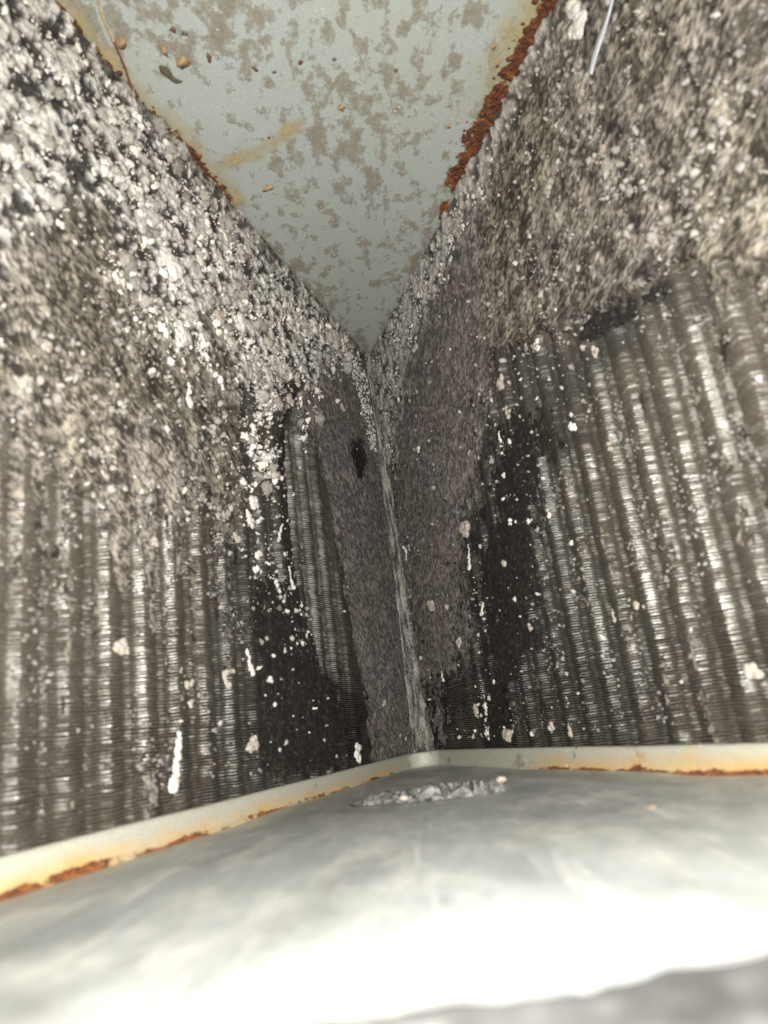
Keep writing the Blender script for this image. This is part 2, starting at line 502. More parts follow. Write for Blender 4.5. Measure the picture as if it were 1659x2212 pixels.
for side, nm in ((1, 'left'), (-1, 'right')):
    # core and tubes behind the fins
    s0 = slab(side, [0.0, ULEN, ULEN, 0.0, 0.0, ULEN, ULEN, 0.0],
              [NEAR_Y - 0.02] * 4 + [FAR_Y + 0.02] * 4, [-0.0048, -0.0048, -0.045, -0.045] * 2)
    core = np_mesh('coil_slab', s0 - coil_inv, [(0, 1, 2, 3), (7, 6, 5, 4), (0, 4, 5, 1), (1, 5, 6, 2), (2, 6, 7, 3), (3, 7, 4, 0)], M_core, coil)
    tag(core, 'fin slab on the %s of the apex strip' % nm)
    # fins
    per_n = int(ULEN / PER) + 1
    us = np.array([k * PER + a for k in range(per_n) for a, _ in PROF]); os_ = np.array([o for k in range(per_n) for _, o in PROF])
    glint_ = np.array(GLINT * per_n)
    keep = (us > 0.012) & (us < ULEN); us = us[keep]; os_ = os_[keep]; glint_ = glint_[keep]
    # the corrugation is flatter near the apex
    os_ = os_ * (0.10 + 0.90 * sstep(0.10, 0.24, us))
    ys = np.arange(NEAR_Y - 0.012, FAR_Y + 0.004, PITCH)
    U, Y = np.meshgrid(us, ys, indexing='ij')          # (nu, nk)
    O = np.repeat(os_[:, None], len(ys), 1)
    kk = np.arange(len(ys))[None]
    O = O + (R.random(len(ys))[None] - 0.5) * 0.0009 + (fbm(U * 40, Y * 300, 5 + side, 3) - 0.5) * 0.0022
    bend = (fbm(U * 45, Y * 45, 71 + side, 4) - 0.5) * (0.0020 + 0.0050 * sstep(0.55, 0.72, fbm(U * 16, Y * 16, 79 + side, 3))) + (vnoise(U * 90, kk * 0.77 + 0 * U, 41 + side) - 0.5) * 0.0007
    th = 0.00034
    pts = [slab(side, U, Y + bend * 0.2, np.full_like(U, -0.0125)), slab(side, U, Y + bend - th, O - 0.0002), slab(side, U, Y + bend + th, O), slab(side, U, Y + bend * 0.2 + 2 * th, np.full_like(U, -0.0125))]
    V = np.stack(pts, 2)                               # nu, nk, 4, 3
    nu, nk = U.shape
    idx = np.arange(nu * nk * 4).reshape(nu, nk, 4)
    F = []
    for a in range(3):
        F.append(np.stack([idx[:-1, :, a], idx[1:, :, a], idx[1:, :, a + 1], idx[:-1, :, a + 1]], -1).reshape(-1, 4))
    F = np.concatenate(F)
    px, py = project(slab(side, U, Y, 0.0))
    mat, soot_shade, white, centre, w, w2, bare, black = slab_maps(side, px, py, U, Y)
    streak = fbm(U * 160, Y * 9, 91 + side, 3)
    valley = sstep(0.0005, -0.002, os_)[:, None] * 0.25
    row = vnoise(U / PER * 0.9, Y * 4, 97 + side) - 0.5
    pf = vnoise(U * 120, kk * 3.7 + 0 * U, 47 + side) - 0.5
    cm = sstep(0.10, 0.30, U) * (0.22 + 0.78 * sstep(-0.045, 0.03, Y) * sstep(0.20, 0.09, Y)) * (0.25 + 1.3 * fbm(U * 30, Y * 14, 99 + side, 4))  # keeps the painted glints to the stretch level with the flash
    dust = 1.36 - 1.22 * glint_[:, None] * np.clip(cm, 0, 1.15) + (streak - 0.5) * 0.5 + w * 1.0 + row * 0.5 + pf * 1.3
    # bright bands mimic glints: strongest level with the flash, fading along the slab
    dust = np.clip(dust - 0.42 * bare * (0.6 + 1.2 * (pf + 0.3)), 0, 1)
    soot_shade = np.maximum(soot_shade, (0.62 * sstep(0.46, 0.20, U) + 0.5 * w) * (1 - 0.8 * bare))  # darkens the fins towards the apex
    at = lambda a: np.repeat(a[..., None], 4, 2).ravel()
    fp = np_mesh('fin_pack', V.reshape(-1, 3) - coil_inv, F, M_fin, core, attrs={'dust': at(dust), 'soot_shade': at(np.clip(soot_shade, 0, 1))})
    tag(fp, 'tightly packed thin aluminium fins in wavy bands', kind='stuff')

# ---- far end plate
def wedge_plate(name, y, s_top, s_bot, mat, parent, thick, nx=70, ns=90, inset=0.0, painter=None, roundr=0.03, wave=0.0006, flip=False):
    """triangular sheet across the A at height y: s measured up from the camera's level to the apex"""
    ss = np.linspace(s_bot, s_top, ns); ts = np.linspace(-1, 1, nx)
    Sg, Tg = np.meshgrid(ss, ts, indexing='ij')
    half = (0.75 - Sg) * math.tan(HALF) + inset
    r = np.clip((s_top - Sg) / roundr, 0, 1)
    half = half * np.sqrt(np.clip(1 - (1 - r) ** 2, 0.0, 1)) * 1.0
    X = SEAM_X + Tg * half
    Z = CAM[2] + Sg
    Yg = y + (fbm(X * 9 + 50, Z * 9, 3, 3) - 0.5) * wave
    P1 = np.stack([X, Yg, Z], -1); P2 = P1 + np.array([0, thick, 0])
    px, py = project(P1)
    at = painter(px, py, X, Z) if painter else {}
    n = ns * nx
    F1 = grid_faces(ns, nx); F2 = F1[:, ::-1] + n
    rim = np.concatenate([np.arange(nx), np.arange(1, ns) * nx + nx - 1, (ns - 1) * nx + np.arange(nx - 2, -1, -1), np.arange(ns - 2, 0, -1) * nx])
    rn_ = np.roll(rim, -1)
    F3 = np.stack([rim, rim + n, rn_ + n, rn_], -1)
    V = np.concatenate([P1.reshape(-1, 3), P2.reshape(-1, 3)])
    at2 = {k: np.concatenate([np.ravel(v), np.ravel(v)]) for k, v in at.items()}
    return np_mesh(name, V - coil_inv, np.concatenate([F1, F2, F3]), mat, parent, True, attrs=at2)


R_RUST = [(1255, -110), (1212, 0), (1150, 95), (1085, 215), (1040, 290), (1012, 355), (992, 390)]
L_RUST = [(75, -60), (112, 14), (168, 78), (226, 150), (290, 222), (358, 290), (412, 336), (446, 392), (486, 430)]


def paint_far(px, py, X, Z):
    w = fbm(X * 60, Z * 60, 201, 4) - 0.5
    dr = pline(R_RUST, px, py) + w * 40
    dl = pline(L_RUST, px, py) + w * 40
    rust = np.maximum(sstep(52, 8, dr) * (0.80 + 0.9 * w), 0.85 * sstep(30, 6, dl) * (0.8 + 1.2 * w))
    rust = np.maximum(rust, 0.9 * sstep(14, 3, pline([(955, 470), (962, 440)], px, py)))
    stain = np.maximum(0.7 * sstep(120, 20, dr) * sstep(330, 60, py), 0.62 * sstep(60, 15, dl))
    stain = np.maximum(stain, 0.66 * sstep(22, 2, pline([(470, 362), (560, 325), (620, 290), (655, 262)], px, py) + w * 34))
    stain = np.maximum(stain, 0.33 * sstep(120, -300, py))
    edge = pline([(1210, 0), (990, 400), (860, 690), (800, 790), (740, 730), (500, 480), (100, 0)], px, py)
    dirt = 0.25 * sstep(60, 5, edge) + 0.15 * sstep(250, 0, py) * sstep(700, 500, px)
    return {'rust': rust, 'stain': stain, 'dirt': dirt}


s_far_top = 0.75 - 0.012
far = wedge_plate('end_plate', FAR_Y, s_far_top, 0.02, M_zinc_far, coil, 0.0012, nx=150, ns=150, inset=0.003, painter=paint_far, roundr=0.012)
tag(far, 'blue-grey galvanized far end plate with brown dust patches and rusty edges')


# rust crust on the far plate's edges: lumpy scale, child of the plate
def crust(pts, width, name, parent, seed, dens=1.0, y=None):
    rg = np.random.default_rng(seed)
    Vs, Fs, n0 = [], [], 0
    bv, bf = ICO[0]
    for (ax, ay), (bx, by) in zip(pts[:-1], pts[1:]):
        L = math.hypot(bx - ax, by - ay)
        for _ in range(int(L * dens)):
            t = rg.random(); o = rg.normal() * width
            qx, qy = ax + (bx - ax) * t - (by - ay) / L * o, ay + (by - ay) * t + (bx - ax) / L * o
            if fbm(np.array([qx / 26.]), np.array([qy / 26.]), seed, 3)[0] < 0.42: continue
            P = hit_y(qx, qy, FAR_Y - 0.0006)
            r = (0.0006 + 0.0014 * rg.random() ** 2)
            v = bv * (1 + 0.5 * (rg.random((len(bv), 1)) - 0.5)) * r * np.array([1 + rg.random(), 0.55, 1 + rg.random()])
            Vs.append(v + P); Fs.append(bf + n0); n0 += len(bv)
    return np_mesh(name, np.concatenate(Vs) - coil_inv, np.concatenate(Fs), M_rust, parent, False)


tag(crust(R_RUST[:], 14, 'rust_crust', far, 5, 5.0), 'flaking orange-brown rust along the right edge', kind='stuff')
tag(crust(L_RUST[:], 7, 'rust_crust', far, 6, 1.3), 'broken line of rust along the left edge', kind='stuff')

# ---- near end plate with its flanges
def paint_near(px, py, X, Z):
    dl = pline([(0, 1925), (520, 1765), (790, 1680)], px, py)
    dr = pline([(1150, 1650), (1659, 1668)], px, py)
    d = np.minimum(dl, dr)
    return {'rust': 0.5 * sstep(6, 0, d), 'stain': 0.35 * sstep(40, 0, dl), 'dirt': 0 * X + 0.02}


near = wedge_plate('end_plate', NEAR_Y, 0.75 - 0.055, 0.085, M_zinc_near, coil, -0.0012, nx=60, ns=110, inset=-0.006, painter=paint_near, roundr=0.03, wave=0.003)
tag(near, 'pale galvanized near end plate, glaring white towards the bottom')

# flange: strip bent up from the plate along both slabs, rounded over the apex
def flange_path():
    off = 0.0065                                       # distance from the slab face
    vz = 0.75 - off / S                                 # virtual apex of the inner wedge
    rr = 0.016
    tlen = rr / math.tan(HALF)
    pts = []
    for u in np.linspace(0.71, tlen, 120):
        pts.append((S * u, vz - Cc * u))               # left slab (world +X)
    cz = vz - rr / S
    for a in np.linspace(0, math.pi - 0 * HALF, 24)[1:-1]:
        # sweep from the left tangent to the right tangent over the top
        a0 = HALF; th_ = a0 + (math.pi - 2 * a0) * (a / math.pi)
        pts.append((rr * math.cos(th_), cz + rr * math.sin(th_)))
    for u in np.linspace(tlen, 0.71, 120):
        pts.append((-S * u, vz - Cc * u))
    return np.array(pts)


fp_ = flange_path()
arc = np.concatenate([[0], np.cumsum(np.hypot(*np.diff(fp_, axis=0).T))])
hs = np.array([-0.0010, 0.0004, 0.0018, 0.0035, 0.0055, 0.008, 0.0108, 0.0122, FLANGE])
curl = np.array([0.0035, 0.0012, 0.0004, 0.0, 0.0, 0.0, 0.0001, -0.0007, -0.0020])   # bend at the crease, hem at the lip
tg = np.gradient(fp_, axis=0); tg /= np.linalg.norm(tg, axis=1)[:, None]
nrm = np.stack([-tg[:, 1], tg[:, 0]], -1)
if (nrm[0] @ np.array([-1, 0])) < 0: nrm = -nrm
Vf, rustv, stainv, dirtv = [], [], [], []
for i in range(len(fp_)):
    for h, c in zip(hs, curl):
        q = fp_[i] + nrm[i] * c
        Vf.append((SEAM_X + q[0], NEAR_Y + h + 0.0007 * (vnoise(np.array([arc[i] * 14]), np.array([3.3]), 9)[0] - 0.5) * (h > 0.010), CAM[2] + q[1]))
Vf = np.array(Vf)
pxf, pyf = project(Vf)
hh = np.tile(hs, len(fp_)); aa = np.repeat(arc, len(hs))
wn = fbm(aa * 45, hh * 100, 61, 4) - 0.5
sel = np.where(pxf < 880, sstep(900, 820, pxf) * (0.20 + 1.15 * fbm(aa * 24, aa * 0, 63, 3)), sstep(1090, 1240, pxf) * (0.75 + 0.5 * fbm(aa * 20, aa * 0, 65, 2)))
rust = np.clip(sel, 0, 1.1) * sstep(0.0036, 0.0003, hh + wn * 0.009) * (0.95 + 0.8 * wn)
stain = np.clip(sel, 0, 1) * 0.95 * sstep(0.0125, 0.001, hh + wn * 0.012)
Ff = grid_faces(len(fp_), len(hs))
flg = np_mesh('flange', Vf - coil_inv, Ff, M_flange, near, True, attrs={'rust': rust, 'stain': stain, 'dirt': 0.1 * np.ones(len(Vf))})
md = flg.modifiers.new('solid', 'SOLIDIFY'); md.thickness = 0.0012; md.offset = 0
tag(flg, 'cream stained flange with orange rust in its crease')

# ---- strip in the apex
ny, nw = 320, 26
yy = np.linspace(NEAR_Y, FAR_Y - 0.001, ny)
tt = (yy - NEAR_Y) / (FAR_Y - NEAR_Y)
wid = np.interp(tt, [0, 0.06, 0.2, 0.45, 0.7, 0.86, 0.93, 1.0], [0.023, 0.020, 0.015, 0.012, 0.010, 0.009, 0.010, 0.012])
aw = np.linspace(-1, 1, nw)
Yg, Ag = np.meshgrid(yy, aw, indexing='ij'); Wg = np.repeat(wid[:, None], nw, 1)
sag = 0.004 * (1 - Ag ** 2)
nz = fbm(Yg * 120, Ag * 3 + 9, 301, 5, 0.65) - 0.5
nl = fbm(Yg * 25, Ag * 9 + 4, 305, 3) - 0.5
Wg = Wg * (1 + 0.35 * (fbm(Yg * 70, Ag * 0 + np.sign(Ag) * 4 + 9, 317, 4) - 0.5))
X = SEAM_X + Ag * Wg * 0.56
Z = SEAM_Z - Wg / (2 * math.tan(HALF)) + sag * 0.6 - nz * 0.007 - nl * 0.003 - 0.003
cs = 0.115 + 0.5 * (fbm(Yg * 60, Ag * 4, 311, 4) - 0.42) + 0.16 * (R.random(Yg.shape) - 0.5)
cs = np.clip(cs, 0.035, 0.6)
ctint = np.stack([cs * 1.05, cs * 1.0, cs * 0.90], -1).reshape(-1, 3)
strip = np_mesh('apex_strip', np.stack([X, Yg, Z], -1).reshape(-1, 3) - coil_inv, grid_faces(ny, nw), M_seam, coil, True, colors=ctint)
tag(strip, 'lumpy grey-brown dusty strip running down the apex between the slabs')

# ================================================================ lint mats on the slabs
LABEL_MAT = {1: 'grey-brown lint mat clinging to the fins left of the apex strip', -1: 'brown speckled lint mat clinging to the fins right of the apex strip'}
for side in (1, -1):
    du = 0.00135
    uu = np.arange(0.008, 0.74, du); yy = np.arange(NEAR_Y + 0.004, FAR_Y - 0.0005, du)
    U, Y = np.meshgrid(uu, yy, indexing='ij')
    Uj = U + (R.random(U.shape) - 0.5) * du * 0.4; Yj = Y + (R.random(U.shape) - 0.5) * du * 0.4
    px, py = project(slab(side, U, Y, 0.0))
    mat, soot_shade, white, centre, w, w2, bare, black = slab_maps(side, px, py, U, Y)
    gran = np.clip(0.75 * (vnoise(U / (1.35 * du) + 3.1, Y / (1.15 * du), 461 + side) - 0.5) + 0.5 + 0.6 * (R.random(U.shape) - 0.5), 0, 1)
    big = fbm(U * 35, Y * 35, 401 + side, 4)
    strk = fbm(U * 75, Y * 60, 421 + side, 4) - 0.5         # lint lies in short streaks along the tubes
    ck = fbm(U * 170, Y * 170, 503, 3, 0.6) if side > 0 else fbm(U * 150, Y * 150, 507, 3, 0.6)
    cr = white * sstep(0.44, 0.60, ck)                       # crust lumps
    H = 0.0011 + 0.0024 * (big - 0.35) * (1 - 0.6 * centre) + 0.0008 * (gran - 0.5) + 0.0014 * strk * (1 - 0.9 * centre) + 0.0030 * cr
    H = H + 0.0012 * (fbm(U * 190, Y * 210, 441 + side, 4, 0.8) - 0.5) * (1 - 0.7 * centre)
    H = H + 0.0004 * centre
    if side < 0:
        tear = sstep(70, 5, pline([(1085, 775), (1180, 745), (1290, 695), (1400, 625), (1500, 572), (1640, 548)], px, py))
        H = H + 0.0045 * tear * sstep(0.3, 0.7, mat)
    H = H * (1 - 0.5 * black) + 0.0006 * black
    H = H + 0.0030 * np.clip(sstep(0.02, 0, FAR_Y - Y), 0, 1)
    # thin it out where the mat frays
    keepv = (mat + 0.55 * (gran - 0.5) + 0.9 * w2) > 0.5
    frame = (px > -260) & (px < 1659 + 260) & (py > -330) & (py < 2300)
    # lightness of the lint
    spk = fbm(U * 190, Y * 210, 441 + side, 4, 0.8)
    ridge = np.sin(2 * np.pi * (U / PER - 0.12)) * sstep(0.14, 0.26, U) * (0.5 + fbm(U * 8, Y * 12, 449 + side, 2))
    mot = fbm(U * 60, Y * 75, 447 + side, 4, 0.6)
    l = 0.034 + 0.26 * sstep(0.40, 0.66, 0.52 * spk + 0.26 * gran + 0.22 * mot) * (0.75 + 0.5 * gran)
    l = l * (1 + 0.28 * ridge)
    l = l * (0.82 + 0.6 * (big - 0.35))
    warm = sstep(0.42, 0.6, fbm(U * 18, Y * 18, 451 + side, 3))
    lc = 0.050 + 0.20 * gran ** 2 * (0.6 + 0.8 * mot) + 0.10 * sstep(0.50, 0.66, spk)
    l = l * (1 - centre) + lc * centre
    if side > 0:
        l = l * (1 - white) + white * (0.014 + 0.06 * gran + (0.16 + 0.58 * gran) * sstep(0.49, 0.57, ck))
    else:
        l = l * (1 - 0.8 * white) + white * (0.06 + (0.12 + 0.26 * gran) * sstep(0.42, 0.60, ck))
    l = l * (1 - 0.6 * np.clip(soot_shade, 0, 1))
    l = l * (0.55 + 0.45 * sstep(0.45, 0.9, mat))
    bk = sstep(0.35, 0.65, black)
    l = l * (1 - bk) + bk * (0.009 + 0.016 * gran + 0.03 * (gran > 0.86))  # black patches, including the painted shade of torn edge and crack
    tint = np.stack([1.09 + 0 * l, 0.985 + 0 * l, 0.87 - 0.07 * warm + 0.10 * centre], -1)
    neu = np.clip(white * 1.1, 0, 1)[..., None] if side > 0 else 0.8 * white[..., None]
    tint = tint * (1 - neu) + np.array([1.035, 1.0, 0.945]) * neu
    C3 = np.clip(l[..., None] * tint, 0.006, 0.8)
    P = slab(side, Uj, Yj, H)
    F = grid_faces(*U.shape)
    kf = (keepv & frame).ravel()
    F = F[kf[F].sum(1) >= 3]
    used = np.unique(F); remap = np.full(U.size, -1); remap[used] = np.arange(len(used))
    o = np_mesh('lint_mat', P.reshape(-1, 3)[used], remap[F], M_mat, None, True, colors=C3.reshape(-1, 3)[used])
    tag(o, LABEL_MAT[side], 'lint', None, 'stuff')


# ================================================================ loose granules of dust (nobody could count them)
def scatter(side, n, dens_fn, rmin, rmax, power, sub, light, seed, flat=0.75):
    rg = np.random.default_rng(seed)
    u = rg.random(n) * 0.70 + 0.02; y = NEAR_Y + 0.022 + rg.random(n) * (FAR_Y - NEAR_Y - 0.022)
    px, py = project(slab(side, u, y, 0.0))
    ok = (px > -200) & (px < 1860) & (py > -250) & (py < 2000)
    u, y, px, py = u[ok], y[ok], px[ok], py[ok]
    d = dens_fn(px, py, u, y)
    ok = rg.random(len(u)) < d
    u, y, px, py, d = u[ok], y[ok], px[ok], py[ok], d[ok]
    m = len(u)
    bv, bf = ICO[sub]
    r = rmin + (rmax - rmin) * rg.random(m) ** power
    base = slab(side, u, y, 0.0012 + r * 0.35)
    # random rotations
    q = rg.normal(size=(m, 4)); q /= np.linalg.norm(q, axis=1)[:, None]
    a, b_, c, d_ = q.T
    Rm = np.stack([np.stack([1 - 2 * (c * c + d_ * d_), 2 * (b_ * c - a * d_), 2 * (b_ * d_ + a * c)], -1),
                   np.stack([2 * (b_ * c + a * d_), 1 - 2 * (b_ * b_ + d_ * d_), 2 * (c * d_ - a * b_)], -1),
                   np.stack([2 * (b_ * d_ - a * c), 2 * (c * d_ + a * b_), 1 - 2 * (b_ * b_ + c * c)], -1)], -2)
    scl = 0.45 + 1.0 * rg.random((m, 1, 3))
    lump = 1 + (0.95 if sub < 2 else 0.75) * (rg.random((m, len(bv), 1)) - 0.5)
    v = bv[None] * scl * lump * r[:, None, None]
    v = np.einsum('mij,mkj->mki', Rm, v) + base[:, None]
    F = (bf[None] + (np.arange(m) * len(bv))[:, None, None]).reshape(-1, 3)
    l = light[0] + (light[1] - light[0]) * np.clip(0.6 * rg.random(m) + 0.9 * (fbm(u * 90, y * 90, seed + 800, 3) - 0.25), 0, 1)
    wv = rg.random(m)
    C3 = np.stack([l * 1.02, l * (0.985 - 0.02 * wv), l * (0.96 - 0.10 * wv)], -1)
    return v.reshape(-1, 3), F, np.repeat(C3, len(bv), 0)


def dens_white_L(px, py, u, y):
    n = fbm(u * 55, y * 55, 501, 4, 0.65)
    z = zone(L_WHITE, px, py, 45, (n - 0.5) * 170)
    k = fbm(u * 170, y * 170, 503, 3, 0.6)
    return z * sstep(0.40, 0.60, n) * (0.15 + 0.85 * sstep(0.42, 0.56, k)) + 0.06 * z


def dens_white_R(px, py, u, y):
    n = fbm(u * 60, y * 60, 511, 4, 0.65)
    z = sstep(48, 8, pline(R_WHITE_LINE, px, py) + (n - 0.5) * 60)
    return z * (0.08 + 0.92 * sstep(0.44, 0.62, n))


def dens_line_L(px, py, u, y):
    n = fbm(u * 60, y * 60, 513, 4, 0.65)
    return sstep(20, 5, pline(L_WHITE_LINE, px, py) + (n - 0.5) * 26)


def dens_sparse_L(px, py, u, y):
    n = fbm(u * 40, y * 40, 521, 3)
    kk_ = 0.25 + 0.75 * sstep(0.45, 0.58, fbm(u * 110, y * 110, 523, 3))
    a = kk_ * sstep(60, 10, pline([(560, 860), (575, 1000), (560, 1150), (600, 1300), (650, 1380)], px, py) + (n - 0.5) * 90) * 0.55
    b_ = zone(L_BLACK, px, py, 40) * 0.022
    c = 0.04 * zone(L_MAT, px, py, 80) + 0.010
    return (a + b_ + c) * (1 - 0.85 * zone(L_CENTER, px, py, 20)) * (1 - 0.7 * zone(L_BARE, px, py, 10))


def dens_sparse_R(px, py, u, y):
    n = fbm(u * 40, y * 40, 531, 3)
    kk_ = 0.25 + 0.75 * sstep(0.45, 0.58, fbm(u * 110, y * 110, 533, 3))
    a = kk_ * zone([(1080, 790), (1150, 730), (1270, 740), (1230, 900), (1180, 1080), (1150, 1160), (1060, 1160), (1070, 1000)], px, py, 40, (n - 0.5) * 90) * 0.15
    b_ = zone(R_BLACK, px, py, 40) * 0.02
    c = (0.030 * zone(R_MAT, px, py, 60) + 0.008) * (1 - 0.75 * sstep(1080, 1000, px) * sstep(600, 800, py))
    d = sstep(26, 4, pline([(1045, 1330), (1030, 1200), (1050, 1480), (1040, 1590)], px, py)) * 0.25
    e = sstep(30, 0, np.abs(py - 1595)) * sstep(960, 1040, px) * sstep(1350, 1200, px) * 0.4
    return a + b_ + c + d + e


def dens_lumps_R(px, py, u, y):
    n = fbm(u * 70, y * 50, 541, 3)
    z = zone(R_MAT, px, py, 30) * sstep(0.42, 0.62, n)
    return z * (0.04 + 0.35 * sstep(1000, 1300, px))


def dens_lumps_L(px, py, u, y):
    n = fbm(u * 70, y * 50, 551, 3)
    z = zone(L_MAT, px, py, 30) * sstep(0.42, 0.62, n)
    return z * 0.45


def stuff(name, parts, label):
    V = np.concatenate([p[0] for p in parts]); n0 = 0; Fs = []
    for p in parts:
        Fs.append(p[1] + n0); n0 += len(p[0])
    o = np_mesh(name, V, np.concatenate(Fs), M_gran, None, True, colors=np.clip(np.concatenate([p[2] for p in parts]), 0, 0.85))
    return tag(o, label, 'dust', None, 'stuff')


stuff('dust_granules', [scatter(1, 3600, dens_white_L, 0.0020, 0.0052, 2.2, 2, (0.30, 0.72), 9),
                        scatter(1, 26000, dens_white_L, 0.0008, 0.0030, 2.6, 1, (0.34, 0.84), 1),
                        scatter(1, 110000, dens_white_L, 0.0004, 0.0014, 1.5, 0, (0.16, 0.66), 2),
                        scatter(1, 60000, dens_line_L, 0.0005, 0.0016, 1.5, 0, (0.30, 0.70), 3)],
      'crumbly white dust crust along the left edge of the far plate')
stuff('dust_granules', [scatter(-1, 110000, dens_white_R, 0.0004, 0.0021, 2.2, 0, (0.18, 0.66), 4)],
      'thin whitish dust line along the right edge of the far plate')
stuff('dust_granules', [scatter(1, 3600, dens_white_L, 0.0020, 0.0052, 2.2, 2, (0.30, 0.72), 9),
                        scatter(1, 26000, dens_sparse_L, 0.0004, 0.0019, 3.2, 1, (0.10, 0.60), 5)],
      'white dust crumbs sprinkled over the left fins')
stuff('dust_granules', [scatter(-1, 26000, dens_sparse_R, 0.0004, 0.0018, 3.2, 1, (0.10, 0.58), 6)],
      'white dust crumbs sprinkled over the right fins')
def dens_grit_L(px, py, u, y):
    return 0.6 * sstep(0.48, 0.64, fbm(u * 90, y * 30, 561, 4)) * zone([(-150, 850), (540, 1050), (560, 1700), (300, 1800), (-150, 1880)], px, py, 80) * (1 - zone(L_BLACK, px, py, 30))


def dens_grit_R(px, py, u, y):
    return 0.6 * sstep(0.48, 0.64, fbm(u * 90, y * 30, 571, 4)) * zone([(1150, 1000), (1250, 720), (1500, 580), (1800, 500), (1800, 1620), (1100, 1620)], px, py, 60) * (1 - 0.8 * zone(R_BLACK, px, py, 30))


stuff('dust_granules', [scatter(1, 42000, dens_grit_L, 0.0004, 0.0013, 2.0, 0, (0.05, 0.30), 10)], 'brown grit caught on the left fin bands')
stuff('dust_granules', [scatter(-1, 42000, dens_grit_R, 0.0004, 0.0013, 2.0, 0, (0.05, 0.30), 11)], 'brown grit caught on the right fin bands')
stuff('dust_granules', [scatter(-1, 40000, dens_lumps_R, 0.0006, 0.0024, 2.2, 0, (0.10, 0.36), 7)],
      'tan lint lumps on the upper right mat')
stuff('dust_granules', [scatter(1, 30000, dens_lumps_L, 0.0006, 0.0024, 2.2, 0, (0.10, 0.40), 8)],
      'tan lint lumps on the left mat')


# ================================================================ single clumps of dust, each a thing
K = 1.1573                                       # the notes below are in the photo's own 1920 x 2560 pixels


def clump_mesh(name, side, sx, sy, w, h, ang, mat, seed, lift=0.0014, n=None, pattern='blob'):
    """lump cluster w x h photo pixels, long axis turned by ang degrees from the tube direction"""
    rg = np.random.default_rng(seed)
    u0, y0, t = hit_slab(side, sx / K, sy / K, lift)
    m = t / FPX / K
    rh, rw = h * m / 2, w * m / 2
    n = n or int(np.clip(4 + max(w, h) / 9, 4, 13))
    Vs, Fs, n0 = [], [], 0
    ca, sa = math.cos(math.radians(ang)), math.sin(math.radians(ang))
    for i in range(n):
        sub = 2
        bv, bf = ICO[sub]
        t_ = (i + 0.5) / n * 2 - 1
        if pattern == 'taper':
            a = t_; wv = 0.45 + 0.55 * (0.5 - 0.5 * t_); bq = 0.25 * rg.normal() * wv
        elif pattern == 'hook':
            a = t_ * 0.9; bq = 0.8 * math.cos(t_ * 2.0) - 0.4; wv = 0.55
        elif pattern == 'pair':
            a = 0.25 * rg.normal(); bq = (-0.6 if i % 2 else 0.6) + 0.15 * rg.normal(); wv = 0.6
        else:
            rr = math.sqrt(rg.random()) * 0.75; ph = rg.random() * 6.28
            a, bq, wv = rr * math.sin(ph), rr * math.cos(ph), 0.75
        base = min(rw, rh)
        rad = base * wv * (0.45 + 0.35 * rg.random())
        if n <= 4: rad = base * 0.75
        fr = rg.normal(size=(5, 3)) * 2.2; ph5 = rg.random(5) * 6.28
        dsp = 1 + 0.16 * np.sin(bv @ fr.T + ph5).sum(1) / 1.6 + 0.14 * (rg.random(len(bv)) - 0.5)
        v = bv * dsp[:, None] * rad
        # local frame: x across (u), y along the tubes, z off the slab
        cy, cu = a * rh, bq * rw
        yy2, uu2 = cy * ca - cu * sa, cy * sa + cu * ca
        loc = np.stack([v[:, 0] * 1.15 + uu2 * 1.25, v[:, 1] * 1.05 + yy2, v[:, 2] * 0.62 + rad * 0.30 + rg.random() * 0.25 * rad], -1)
        Vs.append(slab(side, u0 + loc[:, 0], y0 + loc[:, 1], lift + loc[:, 2])); Fs.append(bf + n0); n0 += len(bv)
    c = slab(side, u0, y0, lift)
    o = np_mesh(name, np.concatenate(Vs) - c, np.concatenate(Fs), mat, None, True)
    o.location = c
    return o


